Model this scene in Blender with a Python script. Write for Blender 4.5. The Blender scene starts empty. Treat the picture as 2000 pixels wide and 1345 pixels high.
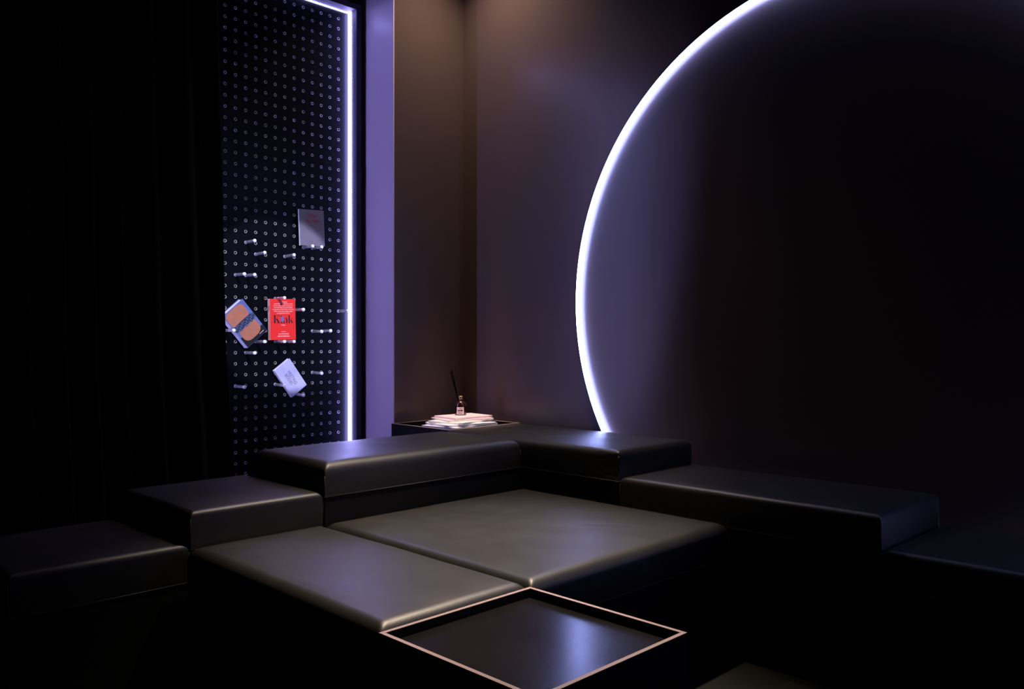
import bpy, bmesh, math, random
from mathutils import Vector, Matrix
random.seed(7)
sc = bpy.context.scene
U = 0.66            # metres per layout unit (eye height above the seats)
EYE = 1.73          # camera height in layout units
# ------------------------------------------------------------------ camera, world, lights, exposure
cam = bpy.data.objects.new('camera', bpy.data.cameras.new('camera'))
sc.collection.objects.link(cam); sc.camera = cam
cam.location = (0, 0, EYE * U)
cam.rotation_euler = (math.radians(90), 0, math.radians(-45))
cam.data.sensor_width = 36; cam.data.lens = 36 * 1629 / 2000
cam.data.shift_y = -10.5 / 2000; cam.data.clip_start = 0.05
w = bpy.data.worlds.new('dark_room'); sc.world = w; w.use_nodes = True
w.node_tree.nodes['Background'].inputs[0].default_value = (0.5, 0.6, 1, 1)
w.node_tree.nodes['Background'].inputs[1].default_value = 0.0
sc.view_settings.view_transform = 'Standard'; sc.view_settings.look = 'None'
sc.view_settings.gamma = 1; sc.view_settings.use_curve_mapping = False
sc.view_settings.exposure = 0.0
sc.cycles.use_denoising = True
sc.cycles.sample_clamp_indirect = 10
LED = (0.38, 0.36, 1.0)
RING = (0.33, 0.40, 1.0)
LED_S, RING_S = 62.0, 30.0

def spot(name, a, b, z, ta, tb, tz, power, size, blend, col, rad=0.03):
    l = bpy.data.lights.new(name, 'SPOT'); l.energy = power; l.color = col
    l.spot_size = math.radians(size); l.spot_blend = blend; l.shadow_soft_size = rad
    o = bpy.data.objects.new(name, l); sc.collection.objects.link(o)
    o.location = Vector((a, b, z)) * U
    d = Vector((ta - a, tb - b, tz - z)); o.rotation_euler = d.to_track_quat('-Z', 'Y').to_euler()
    return o
WARM = (1.0, 0.80, 0.60)
spot('ceiling_spot_seats', 3.98, 3.05, 5.3, 2.6, 2.75, 0.73, 1020, 41, 1.0, WARM)
spot('ceiling_spot_corner', 4.60, 5.10, 5.3, 4.50, 5.06, 1.0, 700, 15, 0.9, (1, 0.80, 0.66))
spot('ceiling_spot_corner_spill', 4.38, 4.88, 5.3, 4.5, 5.0, 1.0, 74, 110, 1.0, (1, 0.78, 0.62))
spot('ceiling_spot_ledge', 4.0, 3.25, 5.3, 3.8, 3.9, 1.0, 230, 42, 1.0, WARM)
spot('ceiling_spot_pegboard', 1.5, -0.8, 5.2, 3.38, 6.0, 2.01, 1450, 9.8, 0.2, (0.80, 0.78, 1.0), 0.015)

# ------------------------------------------------------------------ materials
def mat(name, col, rough=0.5, spec=0.5, metal=0.0, trans=0.0, emit=None, es=0.0, sheen=0.0, coat=0.0):
    m = bpy.data.materials.new(name); m.use_nodes = True
    p = m.node_tree.nodes['Principled BSDF']
    p.inputs['Base Color'].default_value = (*col, 1); p.inputs['Roughness'].default_value = rough
    p.inputs['Specular IOR Level'].default_value = spec; p.inputs['Metallic'].default_value = metal
    p.inputs['Transmission Weight'].default_value = trans
    p.inputs['Sheen Weight'].default_value = sheen; p.inputs['Coat Weight'].default_value = coat
    if emit:
        p.inputs['Emission Color'].default_value = (*emit, 1); p.inputs['Emission Strength'].default_value = es
    return m
def nodes(m): return m.node_tree.nodes, m.node_tree.links, m.node_tree.nodes['Principled BSDF']
def add_bump(m, layers, stretch=(1, 1, 1)):
    n, l, p = nodes(m)
    tc = n.new('ShaderNodeTexCoord'); mp = n.new('ShaderNodeMapping'); mp.inputs['Scale'].default_value = stretch
    l.new(tc.outputs['Object'], mp.inputs['Vector']); prev = None
    for kind, scale, strength, dist in layers:
        if kind == 'voronoi':
            t = n.new('ShaderNodeTexVoronoi'); out = t.outputs['Distance']
        else:
            t = n.new('ShaderNodeTexNoise'); t.inputs['Detail'].default_value = 5; out = t.outputs['Fac']
        t.inputs['Scale'].default_value = scale; l.new(mp.outputs[0], t.inputs['Vector'])
        bp = n.new('ShaderNodeBump'); bp.inputs['Strength'].default_value = strength; bp.inputs['Distance'].default_value = dist
        l.new(out, bp.inputs['Height'])
        if prev: l.new(prev, bp.inputs['Normal'])
        prev = bp.outputs[0]
    l.new(prev, p.inputs['Normal'])
def mottle(m, c1, c2, scale, r1=None, r2=None):
    n, l, p = nodes(m)
    tc = n.new('ShaderNodeTexCoord'); t = n.new('ShaderNodeTexNoise'); t.inputs['Scale'].default_value = scale
    t.inputs['Detail'].default_value = 6; l.new(tc.outputs['Object'], t.inputs['Vector'])
    mx = n.new('ShaderNodeMix'); mx.data_type = 'RGBA'
    mx.inputs['A'].default_value = (*c1, 1); mx.inputs['B'].default_value = (*c2, 1)
    l.new(t.outputs['Fac'], mx.inputs['Factor']); l.new(mx.outputs['Result'], p.inputs['Base Color'])
    if r1 is not None:
        mr = n.new('ShaderNodeMapRange'); mr.inputs['To Min'].default_value = r1; mr.inputs['To Max'].default_value = r2
        l.new(t.outputs['Fac'], mr.inputs['Value']); l.new(mr.outputs[0], p.inputs['Roughness'])
M = {}
M['leather'] = mat('black_leather', (0.03, 0.029, 0.027), 0.42, 0.5)
mottle(M['leather'], (0.010, 0.0092, 0.0078), (0.017, 0.0155, 0.0135), 9, 0.40, 0.50)
add_bump(M['leather'], [('voronoi', 420, 0.25, 0.0006), ('noise', 28, 0.12, 0.004)])
M['thread'] = mat('seam_thread', (0.03, 0.03, 0.028), 0.5)
M['plinth'] = mat('black_laminate', (0.003, 0.003, 0.003), 0.55, 0.2)
M['wall'] = mat('dark_brown_satin_paint', (0.09, 0.066, 0.06), 0.36, 0.5)
mottle(M['wall'], (0.092, 0.061, 0.055), (0.108, 0.073, 0.066), 1.6, 0.26, 0.34)
M['return'] = mat('led_lightened_cladding', (0.68, 0.54, 0.66), 0.4, 0.5)  # base colour raised above the wall paint, LED brightness painted into it
M['floor'] = mat('black_floor', (0.02, 0.02, 0.019), 0.7, 0.2)
mottle(M['floor'], (0.003, 0.003, 0.003), (0.006, 0.006, 0.005), 6)
M['ceiling'] = mat('black_ceiling_paint', (0.02, 0.02, 0.02), 0.9, 0.2)
M['velvet'] = mat('black_velvet', (0.004, 0.0039, 0.0037), 0.95, 0.05, sheen=0.06)
M['board'] = mat('black_board_laminate', (0.0012, 0.0014, 0.0030), 0.34, 0.10)
add_bump(M['board'], [('noise', 900, 0.25, 0.0004)])
M['rim'] = mat('bare_hole_edge', (0.27, 0.265, 0.26), 0.3, 0.6)
M['frame'] = mat('black_frame_lacquer', (0.035, 0.028, 0.055), 0.7)
M['led'] = mat('led_strip_light', (0.8, 0.8, 0.8), 0.4, emit=LED, es=LED_S)
M['ring'] = mat('ring_diffuser_light', (0.8, 0.8, 0.8), 0.4, emit=RING, es=RING_S)
M['lip'] = mat('dim_translucent_silicone', (0.5, 0.5, 0.5), 0.5, emit=(0.9, 0.92, 1.0), es=0.75)
M['channel'] = mat('black_aluminium_channel', (0.01, 0.01, 0.011), 0.35, metal=0.3)
M['ply'] = mat('copper_toned_plywood_edge', (0.30, 0.205, 0.18), 0.5)
add_bump(M['ply'], [('noise', 120, 0.15, 0.0008)])
M['tray'] = mat('black_tray_lacquer', (0.010, 0.0095, 0.0095), 0.3, 0.45)
mottle(M['tray'], (0.003, 0.0025, 0.0025), (0.007, 0.006, 0.006), 5, 0.19, 0.27)
M['acrylic'] = mat('clear_acrylic', (0.95, 0.95, 1.0), 0.08, 0.6, trans=0.85)
M['acrylic_end'] = mat('frosted_acrylic_end', (0.9, 0.9, 0.95), 0.4)
M['paper'] = mat('white_paper', (0.82, 0.80, 0.78), 0.6)
add_bump(M['paper'], [('noise', 30, 0.4, 0.002)], (1, 1, 40))
M['red'] = mat('red_jacket', (0.75, 0.022, 0.02), 0.4)
M['spine_pink'] = mat('pale_pink_spine', (0.90, 0.56, 0.50), 0.5)
M['ink'] = mat('black_ink', (0.006, 0.005, 0.006), 0.5)
M['whiteink'] = mat('white_ink', (0.85, 0.62, 0.58), 0.5)
M['redink'] = mat('crimson_ink', (0.35, 0.02, 0.07), 0.5)
M['greyink'] = mat('grey_ink', (0.12, 0.10, 0.14), 0.5)
M['grey'] = mat('silver_grey_jacket', (0.34, 0.33, 0.35), 0.3)
mottle(M['grey'], (0.11, 0.10, 0.16), (0.20, 0.185, 0.26), 12, 0.22, 0.4)
M['white'] = mat('white_jacket', (0.72, 0.70, 0.76), 0.35)
mottle(M['white'], (0.24, 0.25, 0.80), (0.72, 0.74, 0.98), 9)
M['blue'] = mat('blue_jacket', (0.10, 0.16, 0.42), 0.35)
mottle(M['blue'], (0.06, 0.09, 0.30), (0.14, 0.20, 0.46), 20)
M['skin'] = mat('brown_photo_print', (0.42, 0.15, 0.09), 0.4)
mottle(M['skin'], (0.30, 0.11, 0.07), (0.50, 0.19, 0.12), 30)
M['rope'] = mat('blue_rope_print', (0.08, 0.14, 0.34), 0.5)
M['rope2'] = mat('dark_rope_print', (0.012, 0.018, 0.05), 0.5)
M['black'] = mat('black_print', (0.004, 0.004, 0.005), 0.4)
M['amber'] = mat('dark_amber_glass', (0.022, 0.004, 0.002), 0.05, 0.6, trans=0.15, coat=0.5)
M['metalcap'] = mat('brass_collar', (0.6, 0.4, 0.2), 0.25, metal=0.9)
M['label'] = mat('paper_label', (0.85, 0.80, 0.74), 0.6)
M['reed'] = mat('black_reed', (0.002, 0.0015, 0.001), 0.9, 0.05)
M['pinkmag'] = mat('pink_magazine', (0.72, 0.46, 0.48), 0.35)
M['creammag'] = mat('cream_magazine', (0.75, 0.68, 0.58), 0.35)
M['lilacmag'] = mat('lilac_magazine', (0.62, 0.58, 0.70), 0.4)

# ------------------------------------------------------------------ helpers
COL = sc.collection
def link(name, bm, m, parent=None, smooth=False):
    me = bpy.data.meshes.new(name); bm.normal_update(); bm.to_mesh(me); bm.free()
    for mm in (m if isinstance(m, (list, tuple)) else [m]): me.materials.append(mm)
    if smooth:
        for p in me.polygons: p.use_smooth = True
    o = bpy.data.objects.new(name, me); COL.objects.link(o)
    if parent: o.parent = parent
    return o
def tag(o, label, cat, group=None):
    o['label'] = label; o['category'] = cat
    if group: o['group'] = group
    return o
def thing(name, label, cat, loc=(0, 0, 0), group=None):
    o = bpy.data.objects.new(name, None); COL.objects.link(o); o.location = loc
    o.empty_display_size = 0.05
    return tag(o, label, cat, group)
def struct(name, bm, m):
    o = link(name, bm, m); o['kind'] = 'structure'; return o
def bx(bm, x0, y0, z0, x1, y1, z1, bev=0.0, seg=2, mi=0):
    r = bmesh.ops.create_cube(bm, size=1)
    vs = r['verts']
    for v in vs:
        v.co = Vector(((x0 + x1) / 2 + v.co.x * (x1 - x0), (y0 + y1) / 2 + v.co.y * (y1 - y0), (z0 + z1) / 2 + v.co.z * (z1 - z0)))
    fs = set(f for v in vs for f in v.link_faces)
    for f in fs: f.material_index = mi
    if bev:
        es = list(set(e for v in vs for e in v.link_edges))
        bmesh.ops.bevel(bm, geom=es, offset=bev, segments=seg, affect='EDGES', profile=0.5)
def box(name, x0, y0, z0, x1, y1, z1, m, parent=None, bev=0.0, seg=2):
    bm = bmesh.new(); bx(bm, x0, y0, z0, x1, y1, z1, bev, seg); return link(name, bm, m, parent)
def tube_pts(bm, pts, r, n=8, cap=True):
    rings = []
    for i, p in enumerate(pts):
        p = Vector(p)
        t = (Vector(pts[min(i + 1, len(pts) - 1)]) - Vector(pts[max(i - 1, 0)])).normalized()
        s = t.orthogonal().normalized(); q = t.cross(s)
        rings.append([bm.verts.new(p + r * (math.cos(2 * math.pi * k / n) * s + math.sin(2 * math.pi * k / n) * q)) for k in range(n)])
    for A, B in zip(rings, rings[1:]):
        for k in range(n): bm.faces.new((A[k], A[(k + 1) % n], B[(k + 1) % n], B[k]))
    if cap: bm.faces.new(rings[0][::-1]); bm.faces.new(rings[-1])
def lathe(bm, prof, n=24):
    rings = [[bm.verts.new((r * math.cos(2 * math.pi * k / n), r * math.sin(2 * math.pi * k / n), z)) for k in range(n)] for r, z in prof]
    for A, B in zip(rings, rings[1:]):
        for k in range(n): bm.faces.new((A[k], A[(k + 1) % n], B[(k + 1) % n], B[k]))
    bm.faces.new(rings[0][::-1]); bm.faces.new(rings[-1])
def px(u, v, b):        # pixel -> metres on the plane b (layout units)
    t = (u - 1000) / 1629; a = b * (1 + t) / (1 - t); d = (a + b) / math.sqrt(2)
    return a * U, (EYE - (v - 662) / 1629 * d) * U
def text(name, s, size, m, parent, loc, rot=(0, 0, 0), sx=1.0, align='CENTER', depth=0.0002, bold=0.0):
    c = bpy.data.curves.new(name, 'FONT'); c.body = s; c.size = size; c.align_x = align; c.align_y = 'CENTER'
    c.extrude = depth; c.offset = bold; c.resolution_u = 3; c.space_character = 1.05
    o = bpy.data.objects.new(name, c); COL.objects.link(o)
    me = bpy.data.meshes.new_from_object(o); bpy.data.objects.remove(o); bpy.data.curves.remove(c)
    me.name = name; me.materials.clear(); me.materials.append(m)
    o = bpy.data.objects.new(name, me); COL.objects.link(o); o.parent = parent
    o.location = loc; o.rotation_euler = rot; o.scale = (sx, 1, 1)
    return o

# ------------------------------------------------------------------ room shell
H = 5.35 * U
A_R, B_N, A_P, B_W = 4.89 * U, 5.495 * U, 4.135 * U, 6.06 * U
A_L, B_F = -2.6 * U, -2.6 * U
T = 0.06
def wallbox(name, x0, y0, x1, y1, z0=0, z1=H, m='wall'):
    bm = bmesh.new(); bx(bm, x0, y0, z0, x1, y1, z1); return struct(name, bm, M[m])
wallbox('floor', A_L - T, B_F - T, A_R + T, B_W + T, -0.05, 0, 'floor')
wallbox('ceiling', A_L - T, B_F - T, A_R + T, B_W + T, H, H + 0.05, 'ceiling')
wallbox('wall_right', A_R, B_F, A_R + T, B_N)
wallbox('wall_niche', A_P, B_N, A_R + T, B_W)             # the deep pillar whose near face closes the corner, its side the lit return
bm = bmesh.new(); bx(bm, A_P - 0.006, B_N - 0.001, 0, A_P - 0.0005, B_W, H); struct('trim_1', bm, M['return'])   # cladding on the return, its colour lightened to strengthen the strips' light
wallbox('wall_back', A_L, B_W, A_R + T, B_W + T)
wallbox('wall_left', A_L - T, B_F - T, A_L, B_W + T, m='ceiling')
wallbox('wall_front', A_L, B_F - T, A_R + T, B_F, m='ceiling')

# ------------------------------------------------------------------ pegboard with LED frame
BB = 6.0                                     # front plane of the board, layout units
PX, PZ = 0.0837 * U, 0.0849 * U
AX0 = 2.9286 * U                             # column 0
Z0 = 2.475 * U                               # row 0
yb = BB * U
a_right, a_left = 4.035 * U, 1.985 * U
z_top, z_bot = 4.50 * U, 0.25 * U
pb = thing('pegboard', 'tall black perforated panel edged with glowing violet light strips', 'pegboard', (3.0 * U, yb, 0))
def L(x): return x - 3.0 * U
cols = list(range(-10, 13)); rows = list(range(-23, 26))
xe0, xe1 = L(AX0 - 10.5 * PX), L(AX0 + 12.5 * PX)
ze1, ze0 = Z0 + 23.5 * PZ, Z0 - 25.5 * PZ
HR = 0.0058
bm = bmesh.new(); N = 12
grid = {}
def gv(i, j):
    if (i, j) not in grid: grid[(i, j)] = bm.verts.new((xe0 + i * PX, 0, ze1 - j * PZ))
    return grid[(i, j)]
for ci, c in enumerate(cols):
    for rj, r in enumerate(rows):
        cx, cz = L(AX0 + c * PX), Z0 - r * PZ
        ring = [bm.verts.new((cx + HR * math.cos(math.pi / 4 + 2 * math.pi * k / N), 0, cz + HR * math.sin(math.pi / 4 + 2 * math.pi * k / N))) for k in range(N)]
        deep = [bm.verts.new(v.co + Vector((0, 0.009, 0))) for v in ring]
        # corners counter-clockwise seen from the front: upper right first
        cn = [gv(ci + 1, rj), gv(ci, rj), gv(ci, rj + 1), gv(ci + 1, rj + 1)]
        for q in range(4):
            k = q * 3; nx = (k + 3) % N
            bm.faces.new((cn[q], cn[(q + 1) % 4], ring[nx], ring[(k + 2) % N]))
            bm.faces.new((cn[q], ring[(k + 2) % N], ring[(k + 1) % N]))
            bm.faces.new((cn[q], ring[(k + 1) % N], ring[k]))
        for k in range(N):
            bm.faces.new((ring[k], ring[(k + 1) % N], deep[(k + 1) % N], deep[k]))
        bm.faces.new(deep)
# margins round the drilled field
for (x0, z0, x1, z1) in ((L(a_left), z_bot, xe0, z_top), (xe1, z_bot, L(a_right), z_top), (xe0, z_bot, xe1, ze0), (xe0, ze1, xe1, z_top)):
    if x1 - x0 > 1e-4 and z1 - z0 > 1e-4:
        vs = [bm.verts.new(p) for p in ((x0, 0, z0), (x1, 0, z0), (x1, 0, z1), (x0, 0, z1))]; bm.faces.new(vs)
bmesh.ops.recalc_face_normals(bm, faces=bm.faces)
link('board', bm, M['board'], pb)
box('backing_sheet', L(a_left), 0.010, z_bot, L(a_right), 0.03, z_top, M['board'], pb)
bm = bmesh.new()                              # thin ferrules round the holes
for c in cols:
    for r in rows:
        cx, cz = L(AX0 + c * PX), Z0 - r * PZ
        prof = ((0.0052, 0.004), (0.0060, -0.0002), (0.0080, -0.0003), (0.0086, 0.0002))
        rr = [[bm.verts.new((cx + q * math.cos(2 * math.pi * k / N), y, cz + q * math.sin(2 * math.pi * k / N))) for k in range(N)] for q, y in prof]
        for Aq, Bq in zip(rr, rr[1:]):
            for k in range(N): bm.faces.new((Aq[k], Bq[k], Bq[(k + 1) % N], Aq[(k + 1) % N]))
bmesh.ops.recalc_face_normals(bm, faces=bm.faces)
o = link('hole_rims', bm, M['rim'], pb, smooth=True); o['kind'] = 'stuff'
fd = 0.078                                    # frame depth in front of board
fw = 0.031
box('frame_rail', L(a_right), -fd, z_bot, L(a_right) + fw, 0.02, z_top + fw, M['frame'], pb, 0.001)
box('frame_rail', L(a_left) - fw, -fd, z_bot, L(a_left), 0.02, z_top + fw, M['frame'], pb, 0.001)
box('frame_rail', L(a_left), -fd, z_top, L(a_right), 0.02, z_top + fw, M['frame'], pb, 0.001)
sw, st = 0.027, 0.004
box('light_strip', L(a_right) - st, -sw, z_bot, L(a_right), -0.001, z_top, M['led'], pb)
box('light_strip', L(a_left), -sw, z_bot, L(a_left) + st, -0.001, z_top, M['led'], pb)
box('light_strip', L(a_left) + st, -0.007, z_top - st, L(a_right) - st, -0.001, z_top, M['led'], pb)

# ------------------------------------------------------------------ curtain
bm = bmesh.new(); nx_, nz = 420, 14
vv = []
for i in range(nx_ + 1):
    s = i / nx_
    colv = []
    for j in range(nz + 1):
        z = (H - 0.02) * j / nz + 0.005
        hz = z / U
        ae = 2.575 + max(0.0, (4.2 - hz)) * 0.026 + max(0, 1.6 - hz) * 0.05
        a = -2.4 + s * (ae + 2.4)
        ph = s * 150 + 1.3 * math.sin(s * 23) + 0.25 * math.sin(hz * 1.3 + s * 9)
        amp = 0.045 + 0.02 * math.sin(s * 41 + 1)
        y = 5.42 + amp * math.sin(ph) + 0.02 * math.sin(ph * 2.1 + 0.7)
        xx = a + 0.018 * math.cos(ph)
        colv.append(bm.verts.new((xx * U, y * U, z)))
    vv.append(colv)
for i in range(nx_):
    for j in range(nz): bm.faces.new((vv[i][j], vv[i + 1][j], vv[i + 1][j + 1], vv[i][j + 1]))
bmesh.ops.solidify(bm, geom=list(bm.faces), thickness=0.004)
cu = link('curtain', bm, M['velvet'], None, smooth=True)
tag(cu, 'floor-length black pleated velvet curtain left of the pegboard', 'curtain')

# ------------------------------------------------------------------ glowing ring on the right wall
rb, rz, rR = 2.206 * U, 2.006 * U, 1.9446 * U
rl = thing('ring_light', 'huge glowing white-blue neon ring fixed to the dark right wall', 'ring light', (A_R - 0.001, rb, rz))
def sweep(prof, closed, n=160):                # prof: (radius, x) pairs, swept round the wall normal
    bm = bmesh.new(); rings = []
    for k in range(n):
        t = 2 * math.pi * k / n
        rings.append([bm.verts.new((x, r * math.cos(t), r * math.sin(t))) for r, x in prof])
    m_ = len(prof)
    for k in range(n):
        A_, B_ = rings[k], rings[(k + 1) % n]
        for i in range(m_ if closed else m_ - 1):
            bm.faces.new((A_[i], A_[(i + 1) % m_], B_[(i + 1) % m_], B_[i]))
    bmesh.ops.recalc_face_normals(bm, faces=bm.faces); return bm
wR, dR = 0.018, 0.022
link('diffuser', sweep([(rR - wR / 2, -0.002), (rR - wR / 2, -dR + 0.0015), (rR - wR / 2 + 0.0015, -dR), (rR + wR / 2, -dR), (rR + wR / 2, -0.002)], True), M['ring'], rl)
link('channel', sweep([(rR + wR / 2 + 0.0005, 0), (rR + wR / 2 + 0.0005, -dR - 0.001), (rR + wR / 2 + 0.005, -dR - 0.001), (rR + wR / 2 + 0.005, 0)], True), M['channel'], rl)
link('edge_lip', sweep([(rR - wR / 2 - 0.0012, -dR + 0.0018), (rR - wR / 2 - 0.0012, -dR - 0.0008), (rR - wR / 2 + 0.0022, -dR - 0.0008), (rR - wR / 2 + 0.0022, -dR + 0.0008)], True), M['lip'], rl)

# ------------------------------------------------------------------ upholstered blocks
def cushion_bm(lx, ly, lz, r, crown=0.005, seed=0, dent=None):
    step = 0.012 if dent else 0.035
    rnd = random.Random(seed); ph = [rnd.uniform(0, 6.28) for _ in range(6)]
    def axis(l):
        k = 6
        e = [r * (1 - math.cos(math.pi / 2 * i / k)) for i in range(k + 1)]
        n = max(10, int((l - 2 * r) / step))
        mid = [r + (l - 2 * r) * i / n for i in range(1, n)]
        return e + mid + [l - q for q in reversed(e)]
    X, Y = axis(lx), axis(ly)
    def f(d):
        if d >= r: return 0
        return r - math.sqrt(max(0, r * r - (r - d) ** 2))
    bm = bmesh.new(); g = []
    for x in X:
        row = []
        for y in Y:
            fx, fy = f(min(x, lx - x)), f(min(y, ly - y))
            drop = (fx ** 4 + fy ** 4) ** 0.25
            u_, v_ = 2 * x / lx - 1, 2 * y / ly - 1
            z = lz - drop + crown * (1 - u_ ** 4) * (1 - v_ ** 4)
            k = (1 - u_ ** 6) * (1 - v_ ** 6)
            z += 0.0012 * k * (math.sin(x * 11 + ph[0]) * math.sin(y * 9 + ph[1]) + 0.6 * math.sin(x * 23 + y * 17 + ph[2]))
            if dent:
                for (dx, dy, ang, ln, wd, am) in dent:
                    ca, sa = math.cos(ang), math.sin(ang); p, q = (x - dx) * ca + (y - dy) * sa, -(x - dx) * sa + (y - dy) * ca
                    z += am * math.exp(-(p / ln) ** 2) * (-(q / wd)) * math.exp(-(q / wd) ** 2)
            row.append(bm.verts.new((x, y, z)))
        g.append(row)
    for i in range(len(X) - 1):
        for j in range(len(Y) - 1): bm.faces.new((g[i][j], g[i + 1][j], g[i + 1][j + 1], g[i][j + 1]))
    # side walls
    loops = [[g[i][0] for i in range(len(X))], [g[-1][j] for j in range(len(Y))], [g[i][-1] for i in range(len(X) - 1, -1, -1)], [g[0][j] for j in range(len(Y) - 1, -1, -1)]]
    nrm = [Vector((0, -1, 0)), Vector((1, 0, 0)), Vector((0, 1, 0)), Vector((-1, 0, 0))]
    K = 6; cols_ = {}
    for lp, nn in zip(loops, nrm):
        for v in lp:
            if v in cols_: continue
            w_ = []
            x, y, z = v.co
            cnr = (min(x, lx - x) < 1e-6) + (min(y, ly - y) < 1e-6) == 2
            for k in range(1, K + 1):
                t = k / K
                bul = 0 if cnr else 0.0012 * math.sin(math.pi * t) * min(1, min(max(x, 0) + max(y, 0), 1) * 8)
                w_.append(bm.verts.new((x + nn.x * bul, y + nn.y * bul, z * (1 - t) + 0.0 * t)))
            cols_[v] = [v] + w_
        for v0, v1 in zip(lp, lp[1:]):
            a_, b_ = cols_[v0], cols_[v1] if v1 in cols_ else None
            if b_ is None:
                x, y, z = v1.co; cnr = (min(x, lx - x) < 1e-6) + (min(y, ly - y) < 1e-6) == 2
                b_ = cols_[v1] = [v1] + [bm.verts.new((x + nn.x * (0 if cnr else 0.0012 * math.sin(math.pi * k / K)), y + nn.y * (0 if cnr else 0.0012 * math.sin(math.pi * k / K)), z * (1 - k / K))) for k in range(1, K + 1)]
            for k in range(K): bm.faces.new((a_[k], a_[k + 1], b_[k + 1], b_[k]))
    bottom = [cols_[v][-1] for lp in loops for v in lp[:-1]]
    bm.faces.new(bottom[::-1])
    bmesh.ops.recalc_face_normals(bm, faces=bm.faces)
    for e in bm.edges:
        if len(e.link_faces) == 2:
            p, q = e.verts
            vert = abs(p.co.x - q.co.x) < 1e-6 and abs(p.co.y - q.co.y) < 1e-6
            cnr = (min(p.co.x, lx - p.co.x) < 1e-6) and (min(p.co.y, ly - p.co.y) < 1e-6)
            if (vert and cnr) or (p.co.z < 1e-6 and q.co.z < 1e-6): e.smooth = False
    return bm
def block(name, label, cat, a0, a1, b0, b1, top, th=0.186, r=0.042, group=None, seed=0, dent=None, wrinkle=None, crown=0.004):
    lx, ly = (a1 - a0) * U, (b1 - b0) * U
    t = thing(name, label, cat, (a0 * U, b0 * U, 0), group)
    c = cushion_bm(lx, ly, th * U, r * U, crown, seed, dent)
    if wrinkle:
        cx, cy = wrinkle                        # bunched leather folds at one lower corner
        for v in c.verts:
            d = math.hypot(v.co.x - cx, v.co.y - cy); hz = v.co.z / (th * U)
            if d < 0.14 and hz < 0.93:
                k = (1 - d / 0.14) * math.sin(math.pi * min(1, hz))
                q = 0.007 * k * (1 + math.sin((v.co.z * 190) + d * 120))
                if abs(v.co.x) < 0.004: v.co.x += q
                if abs(v.co.y) < 0.004: v.co.y += q
    cu_ = link('cushion', c, M['leather'], t, smooth=True); cu_.location = (0, 0, (top - th) * U)
    for (x, y) in ((0, 0), (lx, 0), (lx, ly), (0, ly)):
        if wrinkle and (x, y) == (0, 0): continue
        s = bmesh.new(); tube_pts(s, [(x, y, (top - th) * U + 0.002), (x, y, (top - r * 1.2) * U)], 0.0011, 6)
        link('corner_seam', s, M['leather'], t, smooth=True)
    s = bmesh.new(); z = (top - th) * U
    rg = [[s.verts.new((cx + sx_ * 0.0011 * math.cos(k * 1.0472), cy + sy_ * 0.0011 * math.cos(k * 1.0472), z + 0.0009 * math.sin(k * 1.0472))) for k in range(6)]
          for cx, cy, sx_, sy_ in ((0, 0, -1, -1), (lx, 0, 1, -1), (lx, ly, 1, 1), (0, ly, -1, 1))]
    for i_ in range(4):
        for k in range(6): s.faces.new((rg[i_][k], rg[i_][(k + 1) % 6], rg[(i_ + 1) % 4][(k + 1) % 6], rg[(i_ + 1) % 4][k]))
    bmesh.ops.recalc_face_normals(s, faces=s.faces)
    link('bottom_piping', s, M['thread'], t, smooth=True)
    i = 0.003
    box('base', i, i, 0.0, lx - i, ly - i, (top - th) * U - 0.0005, M['plinth'], t, 0.0015)
    return t
g_ = 0.004
block('ottoman', 'large square black leather ottoman in the centre of the seating', 'ottoman', 2.486, 4.037, 2.375, 3.935, 0.73, r=0.055, seed=1,
      dent=[(0.64, 0.306, -0.75, 0.05, 0.016, 0.004), (0.74, 0.27, -0.95, 0.04, 0.014, 0.002)])
block('ottoman', 'long narrow black leather ottoman directly behind the front tray table', 'ottoman', 1.728, 2.474, 2.378, 3.93, 0.73, r=0.055, seed=2)
block('bench', 'lowest black leather bench at far left, below the curtain', 'bench', 0.975, 1.752, 3.965, 4.83, 0.738, r=0.03, seed=3)
block('bench', 'black leather bench one step up, left of the longest raised backrest bench', 'bench', 1.758, 2.498, 3.962, 4.83, 0.892, r=0.028, seed=4)
block('bench', 'long raised black leather bench in front of the pegboard', 'bench', 2.504, 4.036, 3.955, 4.765, 1.05, r=0.06, seed=5)
block('bench', 'raised black leather bench at the foot of the glowing ring', 'bench', 4.043, 4.840, 3.125, 4.755, 1.05, r=0.04, seed=6, wrinkle=(0, 0))
block('bench', 'middle-height black leather bench along the right wall, with bluish lit end', 'bench', 4.043, 4.836, 1.562, 3.117, 0.892, r=0.032, seed=7)
block('bench', 'low black leather bench cut off by the right edge of the photo', 'bench', 4.043, 4.836, 0.0, 1.554, 0.73, r=0.03, seed=8)

# ------------------------------------------------------------------ tray tables
def tray_table(label, a0, a1, b0, b1, top):
    t = thing('tray_table', label, 'table', (a0 * U, b0 * U, 0))
    lx, ly = (a1 - a0) * U, (b1 - b0) * U; zt = top * U; w_ = 0.0115; rec = 0.022
    for (x0, y0, x1, y1) in ((0, 0, lx, w_), (0, ly - w_, lx, ly), (0, w_, w_, ly - w_), (lx - w_, w_, lx, ly - w_)):
        box('side_panel', x0, y0, 0, x1, y1, zt - 0.0012, M['plinth'], t)
        box('plywood_edge', x0 + 0.0004, y0 + 0.0004, zt - 0.0012, x1 - 0.0004, y1 - 0.0004, zt, M['ply'], t)['label'] = 'pale copper plywood edge'
    box('tray_top', w_, w_, zt - rec - 0.015, lx - w_, ly - w_, zt - rec, M['tray'], t)
    return t
tray_table('black tray table with copper-toned rim in the foreground', 1.692, 2.440, 1.592, 2.337, 0.728)
tray_table('dark corner table behind the benches, holding magazines and diffuser', 4.100, 4.872, 4.775, 5.485, 1.046)

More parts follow.
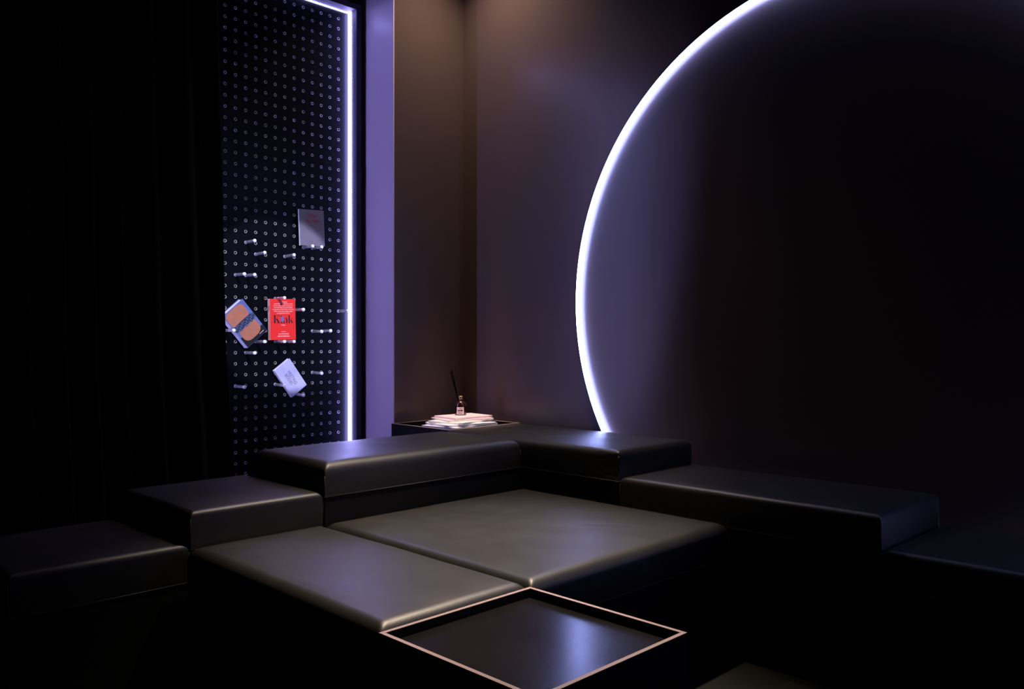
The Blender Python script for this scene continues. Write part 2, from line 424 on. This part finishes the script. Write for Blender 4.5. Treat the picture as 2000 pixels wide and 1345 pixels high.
# ------------------------------------------------------------------ pegs
def peg(c, r, label, ln=0.094, tilt=0.0):
    x, z = AX0 + c * PX, Z0 - r * PZ
    t = thing('acrylic_peg', label, 'peg', (x, yb, z), 'acrylic pegs in the pegboard')
    t.rotation_euler = (math.radians(tilt), 0, 0)
    bm = bmesh.new(); n = 14; R_ = 0.0074
    prof = [(R_, 0.006), (R_, -ln + 0.006)]
    rings = [[bm.verts.new((q * math.cos(2 * math.pi * k / n), y, q * math.sin(2 * math.pi * k / n))) for k in range(n)] for q, y in prof]
    for k in range(n): bm.faces.new((rings[0][k], rings[0][(k + 1) % n], rings[1][(k + 1) % n], rings[1][k]))
    bm.faces.new(rings[0][::-1]); bm.faces.new(rings[1]); bmesh.ops.recalc_face_normals(bm, faces=bm.faces)
    link('rod', bm, M['acrylic'], t)
    bm = bmesh.new()
    prof = [(R_, -ln + 0.006), (R_ * 1.12, -ln + 0.003), (R_ * 1.12, -ln - 0.002), (R_ * 0.8, -ln - 0.005)]
    rings = [[bm.verts.new((q * math.cos(2 * math.pi * k / n), y, q * math.sin(2 * math.pi * k / n))) for k in range(n)] for q, y in prof]
    for A_, B_ in zip(rings, rings[1:]):
        for k in range(n): bm.faces.new((A_[k], A_[(k + 1) % n], B_[(k + 1) % n], B_[k]))
    bm.faces.new(rings[0][::-1]); bm.faces.new(rings[-1]); bmesh.ops.recalc_face_normals(bm, faces=bm.faces)
    link('tip', bm, M['acrylic_end'], t)
    bm = bmesh.new()
    prof = [(R_ * 1.1, -0.003), (R_ * 1.1, 0.0), (R_ * 1.01, 0.0), (R_ * 1.01, -0.003)]
    rings = [[bm.verts.new((q * math.cos(2 * math.pi * k / n), y, q * math.sin(2 * math.pi * k / n))) for k in range(n)] for q, y in prof]
    for A_, B_ in zip(rings, rings[1:] + rings[:1]):
        for k in range(n): bm.faces.new((A_[k], A_[(k + 1) % n], B_[(k + 1) % n], B_[k]))
    bmesh.ops.recalc_face_normals(bm, faces=bm.faces)
    link('collar', bm, M['acrylic_end'], t)
for c, r, tl, lb in (
    (2, 0, 3, 'topmost clear acrylic peg with no book on it'),
    (3, 1, 3, 'lone clear acrylic peg just below the topmost empty one'),
    (6, 1, 3, 'bright empty acrylic peg down and left of the grey book'),
    (1, 3, 0, 'left peg of the touching horizontal pair above the blue book'),
    (2, 3, -1, 'right peg of the touching horizontal pair above the blue book'),
    (8, 0, 0, 'left of the two pegs carrying the grey book'),
    (9, 0, 0, 'right of the two pegs carrying the grey book'),
    (5, 5, 2, 'acrylic peg just above the top edge of the red book'),
    (7, 6, 0, 'acrylic peg sticking out right of the red book near its top'),
    (12, 6, 0, 'acrylic peg reaching in front of the glowing right strip'),
    (9, 8, -5, 'left peg of the empty pair forming a shallow V right of the red book'),
    (10, 8, 3, 'right peg of the empty pair forming a shallow V right of the red book'),
    (9, 12, -3, 'single empty peg right of the white book'),
    (1, 13, -2, 'lowest empty acrylic peg, near the curtain'),
    (0, 8, 0, 'acrylic peg under the spine of the blue book, nearest the curtain'),
    (2, 10, -1, 'acrylic peg under the lower corner of the blue book'),
    (3, 9, 0, 'acrylic peg under the lower right edge of the blue book'),
    (5, 9, 0, 'left of the two pegs carrying the red book'),
    (6, 9, 0, 'right of the two pegs carrying the red book'),
    (5, 13, -4, 'acrylic peg under the spine of the white book'),
    (7, 14, -1, 'lowest acrylic peg, under the tail of the white book')):
    peg(c, r, lb, tilt=-tl * 0.4)

# ------------------------------------------------------------------ books on the pegboard
def book_frame(name, label, corners, th, bfront, lean=0.0):
    # corners: pixels of front cover TL, TR, BR, BL
    P = [Vector(px(u, v, bfront)) for u, v in corners]
    c = sum(P, Vector((0, 0))) / 4
    down = ((P[3] - P[0]) + (P[2] - P[1])) / 2; right = ((P[1] - P[0]) + (P[2] - P[3])) / 2
    h, w_ = down.length, right.length
    d1 = math.atan2(down.x, -down.y); d2 = math.atan2(right.y, right.x); ang = (d1 + d2) / 2
    t = thing(name, label, 'book', (0, 0, 0), 'books on the pegboard')
    t.matrix_world = Matrix.Translation((c.x, bfront * U, c.y)) @ Matrix.Rotation(math.radians(90 + lean), 4, 'X') @ Matrix.Rotation(ang, 4, 'Z')
    return t, w_, h
def book(name, label, corners, th, bfront, mc, ms, lean=0.0):
    t, w_, h = book_frame(name, label, corners, th, bfront, lean)
    e = 0.002
    box('front_cover', -w_ / 2, -h / 2, -e, w_ / 2, h / 2, 0, mc, t, 0.0006)
    box('back_cover', -w_ / 2, -h / 2, -th, w_ / 2, h / 2, -th + e, mc, t, 0.0006)
    box('spine', -w_ / 2 - 0.0005, -h / 2, -th + e, -w_ / 2 + e, h / 2, -e, ms, t)
    box('page_block', -w_ / 2 + e, -h / 2 + 0.003, -th + e, w_ / 2 - 0.003, h / 2 - 0.003, -e, M['paper'], t)
    return t, w_, h
def poly(name, pts, m, parent, z=0.0003, th=0.0002):
    bm = bmesh.new(); vs = [bm.verts.new((x, y, z)) for x, y in pts]; f = bm.faces.new(vs)
    r = bmesh.ops.extrude_face_region(bm, geom=[f])
    for v in [q for q in r['geom'] if isinstance(q, bmesh.types.BMVert)]: v.co.z -= th
    bmesh.ops.recalc_face_normals(bm, faces=bm.faces); return link(name, bm, m, parent)
# red book
t, bw, bh = book('red_book', 'red book titled in black letters, standing upright on two pegs', [(526.8, 583.3), (576.3, 583.8), (578.3, 663.0), (528.6, 663.6)], 0.025, 5.95, M['red'], M['spine_pink'])
def letters(parent, glyphs, x0, y0, s, m):
    bm = bmesh.new()
    for pts in glyphs:
        f = bm.faces.new([bm.verts.new((x0 + x * s, y0 + y * s, 0.0004)) for x, y in pts])
    o = link('title', bm, m, parent); return o
def rect(x0, y0, x1, y1): return [(x0, y0), (x1, y0), (x1, y1), (x0, y1)]
K_ = [rect(0.08, 0, 0.30, 1), rect(0, 0, 0.40, 0.06), rect(0, 0.94, 0.40, 1), [(0.30, 0.38), (0.36, 0.44), (0.74, 0.96), (0.68, 0.96)], rect(0.58, 0.94, 0.88, 1), [(0.36, 0.50), (0.50, 0.66), (0.86, 0.04), (0.60, 0.04)], rect(0.52, 0, 0.94, 0.06)]
I_ = [rect(0.06, 0, 0.24, 0.66), rect(0, 0, 0.30, 0.05), rect(0, 0.61, 0.24, 0.66), [(0.15 + 0.11 * math.cos(q * 0.785), 0.86 + 0.11 * math.sin(q * 0.785)) for q in range(8)]]
N_ = [rect(0.06, 0, 0.24, 0.66), rect(0, 0, 0.30, 0.05), rect(0, 0.61, 0.24, 0.66), rect(0.46, 0, 0.64, 0.5), rect(0.40, 0, 0.70, 0.05), [(0.24, 0.50), (0.30, 0.60), (0.42, 0.66), (0.56, 0.64), (0.64, 0.5), (0.46, 0.5), (0.40, 0.57), (0.32, 0.55)]]
k_ = [rect(0.06, 0, 0.24, 1), rect(0, 0, 0.30, 0.05), rect(0, 0.95, 0.24, 1), [(0.24, 0.28), (0.30, 0.32), (0.56, 0.62), (0.50, 0.62)], rect(0.40, 0.61, 0.66, 0.66), [(0.30, 0.34), (0.42, 0.46), (0.70, 0.04), (0.50, 0.04)], rect(0.42, 0, 0.76, 0.05)]
sz = 0.0405; x = 0; G = []
for gl, adv in ((K_, 0.98), (I_, 0.36), (N_, 0.76), (k_, 0.76)):
    G += [[(p + x, q) for p, q in pts] for pts in gl]; x += adv
letters(t, G, -x * sz / 2 + 0.003, -0.019, sz, M['ink'])
cx_ = -x * sz / 2 + 0.003 + 1.28 * sz
poly('cover_emblem', [(cx_ + 0.011 * math.cos(q * 0.5236), 0.001 + 0.017 * math.sin(q * 0.5236)) for q in range(12)], mat('violet_print', (0.22, 0.10, 0.30), 0.5), t, 0.0007)
for i, s in enumerate(('CALLUM ANGUS', 'ALEXANDER CHEE, VANESSA CLARK', 'MELISSA FEBOS, KIM FU, ROXANE GAY', 'CARA HOFFMAN, ZEYN JOUKHADAR', 'CHRIS KRAUS, CARMEN MARIA MACHADO', 'PETER MOUNTFORD, LARISSA PHAM', 'AND BRANDON TAYLOR')):
    text('cover_lines', s, 0.0062, M['whiteink'], t, (0.002, 0.090 - i * 0.0098, 0.0003), bold=0.0001)
text('subtitle', 'STORIES', 0.0058, M['whiteink'], t, (0, -0.030, 0.0003), bold=0.0002)
text('cover_lines', 'EDITED BY', 0.0050, M['whiteink'], t, (0.002, -0.064, 0.0003), bold=0.0001)
text('cover_lines', 'R.O. KWON AND', 0.0072, M['whiteink'], t, (0.002, -0.076, 0.0003), bold=0.0002)
text('cover_lines', 'GARTH GREENWELL', 0.0072, M['whiteink'], t, (0.002, -0.088, 0.0003), bold=0.0002)
text('spine_lettering', 'Kink', 0.013, M['redink'], t, (-bw / 2 - 0.0009, 0.055, -0.0125), rot=(math.radians(90), 0, math.radians(-90)), bold=0.0003).rotation_euler = Matrix(((0, 0, -1), (-1, 0, 0), (0, 1, 0))).to_euler()
# grey book
t, bw, bh = book('grey_book', 'silver-grey book with crimson title, highest on the pegboard', [(583.0, 406.8), (630.8, 412.4), (635.6, 482.0), (588.0, 477.5)], 0.014, 5.94, M['grey'], M['paper'])
text('title', 'Under', 0.027, M['redink'], t, (0.0, 0.066, 0.0003), bold=0.0003, sx=0.85)
text('title', 'the Night', 0.025, M['redink'], t, (0.006, 0.038, 0.0003), bold=0.0003, sx=0.85)
poly('rule', rect(-0.022, -0.074, 0.026, -0.0730), M['redink'], t); poly('rule', rect(-0.012, -0.083, 0.018, -0.0822), M['redink'], t)
# blue book, tipped to the left
t, bw, bh = book('blue_book', 'tilted blue book with a brown photograph on its cover, beside the curtain', [(435.5, 617.5), (473.4, 582.8), (521.5, 644.5), (484.0, 680.0)], 0.040, 5.93, M['blue'], M['paper'])
def blob(cx, cy, rx, ry, n=28, p=3.2, rot=0):
    o_ = []
    for k in range(n):
        a_ = 2 * math.pi * k / n; c_, s_ = math.cos(a_), math.sin(a_)
        x_, y_ = rx * math.copysign(abs(c_) ** (2 / p), c_), ry * math.copysign(abs(s_) ** (2 / p), s_)
        o_.append((cx + x_ * math.cos(rot) - y_ * math.sin(rot), cy + x_ * math.sin(rot) + y_ * math.cos(rot)))
    return o_
hw, hh = bw / 2, bh / 2
poly('cover_print', [(-hw + 0.001, -hh + 0.001), (hw - 0.001, -hh + 0.001), (hw - 0.001, -hh * 0.62), (-hw * 0.2, -hh * 0.45), (-hw + 0.001, -hh * 0.40)], M['black'], t, 0.0003)
poly('cover_print', blob(-hw * 0.10, hh * 0.55, hw * 0.84, hh * 0.40, p=4), M['skin'], t, 0.0005)
poly('cover_print', blob(0, -hh * 0.40, hw * 0.82, hh * 0.42, p=2.8), M['skin'], t, 0.0005)
bm = bmesh.new()
for row in range(5):
    for k in range(11):
        xx = -hw * 0.88 + k * hw * 0.172; yy = hh * 0.19 - row * hh * 0.075 - 0.010 * math.sin(math.pi * k / 10) * 0.6
        s_ = 1 if row % 2 else -1
        a_ = [(xx - 0.005, yy - 0.0012 * s_), (xx + 0.003, yy + 0.0035 * s_), (xx + 0.006, yy + 0.001 * s_), (xx - 0.002, yy - 0.0038 * s_)]
        if s_ < 0: a_ = a_[::-1]
        f = bm.faces.new([bm.verts.new((p_, q_, 0.0010)) for p_, q_ in a_]); f.material_index = (k + row) % 3 == 0
o = link('rope_print', bm, [M['rope'], M['rope2']], t)
poly('cover_print', blob(0, hh * 0.05, hw * 0.98, hh * 0.17, p=5), M['rope2'], t, 0.0007)
poly('author_line', rect(hw * 0.35, -hh * 0.88, hw * 0.80, -hh * 0.86), M['whiteink'], t, 0.0006)
# white book, tipped to the left
t, bw, bh = book('white_book', 'tilted white book with fine grey lettering, lowest on the pegboard', [(539.2, 723.6), (566.5, 696.5), (596.6, 751.5), (569.5, 778.0)], 0.022, 5.945, M['white'], M['paper'])
text('title', 'MEETING', 0.026, M['greyink'], t, (0.007, -0.004, 0.0003), rot=(0, 0, math.radians(-90)), sx=0.75)
text('title', 'BODIES', 0.026, M['greyink'], t, (-0.015, 0.0, 0.0003), rot=(0, 0, math.radians(-90)), sx=0.75)

# ------------------------------------------------------------------ magazines and diffuser on the corner table
zt = (1.046) * U - 0.022
def magazine(label, a, b, ang, w_, d_, h_, z, mc, pages=True):
    t = thing('magazine', label, 'magazine', (a * U, b * U, z), 'magazines on the corner table')
    t.rotation_euler = (0, 0, math.radians(ang))
    box('cover', -w_ / 2, -d_ / 2, h_ - 0.0012, w_ / 2, d_ / 2, h_, mc, t, 0.0004)
    box('back_cover', -w_ / 2, -d_ / 2, 0, w_ / 2, d_ / 2, 0.0012, mc, t, 0.0004)
    box('page_block', -w_ / 2 + 0.001, -d_ / 2 + 0.001, 0.0012, w_ / 2 - 0.001, d_ / 2 - 0.001, h_ - 0.0012, M['paper'], t)
    return z + h_
z = zt
mags = ((4.45, 5.04, 6, 0.33, 0.245, 0.022, 'lilacmag', 'thick pale magazine at the bottom of the corner stack'),
        (4.45, 5.03, -8, 0.30, 0.23, 0.012, 'paper', 'white magazine second from the bottom of the corner stack'),
        (4.47, 5.05, 14, 0.29, 0.22, 0.011, 'creammag', 'cream magazine in the middle of the corner stack'),
        (4.50, 5.07, -14, 0.27, 0.205, 0.009, 'pinkmag', 'pink magazine second from the top of the corner stack'),
        (4.52, 5.08, -4, 0.25, 0.19, 0.010, 'pinkmag', 'pale pink magazine on top of the stack, under the bottle'))
for a, b, ang, w_, d_, h_, mm, lb in mags: z = magazine(lb, a, b, ang, w_, d_, h_, z, M[mm])
t = thing('reed_diffuser', 'amber glass reed diffuser bottle with white label on the magazines', 'diffuser', (4.535 * U, 5.13 * U, z), None)
t.rotation_euler = (0, 0, math.radians(-45))
bm = bmesh.new(); lathe(bm, [(0.028, 0), (0.0315, 0.002), (0.032, 0.006), (0.032, 0.050), (0.030, 0.061), (0.021, 0.071), (0.0105, 0.077), (0.0095, 0.083), (0.0095, 0.092)])
link('glass_bottle', bm, M['amber'], t, smooth=True)
bm = bmesh.new(); lathe(bm, [(0.0112, 0.084), (0.012, 0.086), (0.012, 0.100), (0.0105, 0.102), (0.006, 0.1021)], 20)
link('neck_collar', bm, M['metalcap'], t, smooth=True)
bm = bmesh.new(); n = 12; rr = []
for k in range(n + 1):
    th_ = math.radians(-90 - 36 + 72 * k / n)
    rr.append([bm.verts.new((0.0323 * math.cos(th_), 0.0323 * math.sin(th_), zz)) for zz in (0.005, 0.044)])
for A_, B_ in zip(rr, rr[1:]): bm.faces.new((A_[0], B_[0], B_[1], A_[1]))
lab = link('paper_label', bm, M['label'], t)
text('label_lettering', 'RO', 0.006, M['ink'], lab, (0, -0.0328, 0.037), rot=(math.radians(90), 0, 0), bold=0.0001)
text('label_lettering', 'NOIR', 0.0105, M['ink'], lab, (0, -0.0328, 0.025), rot=(math.radians(90), 0, 0), bold=0.0007)
text('label_lettering', 'DIFFUSER', 0.0052, M['ink'], lab, (0, -0.0328, 0.012), rot=(math.radians(90), 0, 0), bold=0.0002)
for k, (dx, dy) in enumerate(((-0.052, 0.004), (-0.047, 0.010), (-0.056, -0.004))):
    bm = bmesh.new(); tube_pts(bm, [(0.001 * k, 0, 0.02), (dx, dy, 0.245 - 0.006 * k)], 0.0022, 6)
    link('reed', bm, M['reed'], t)
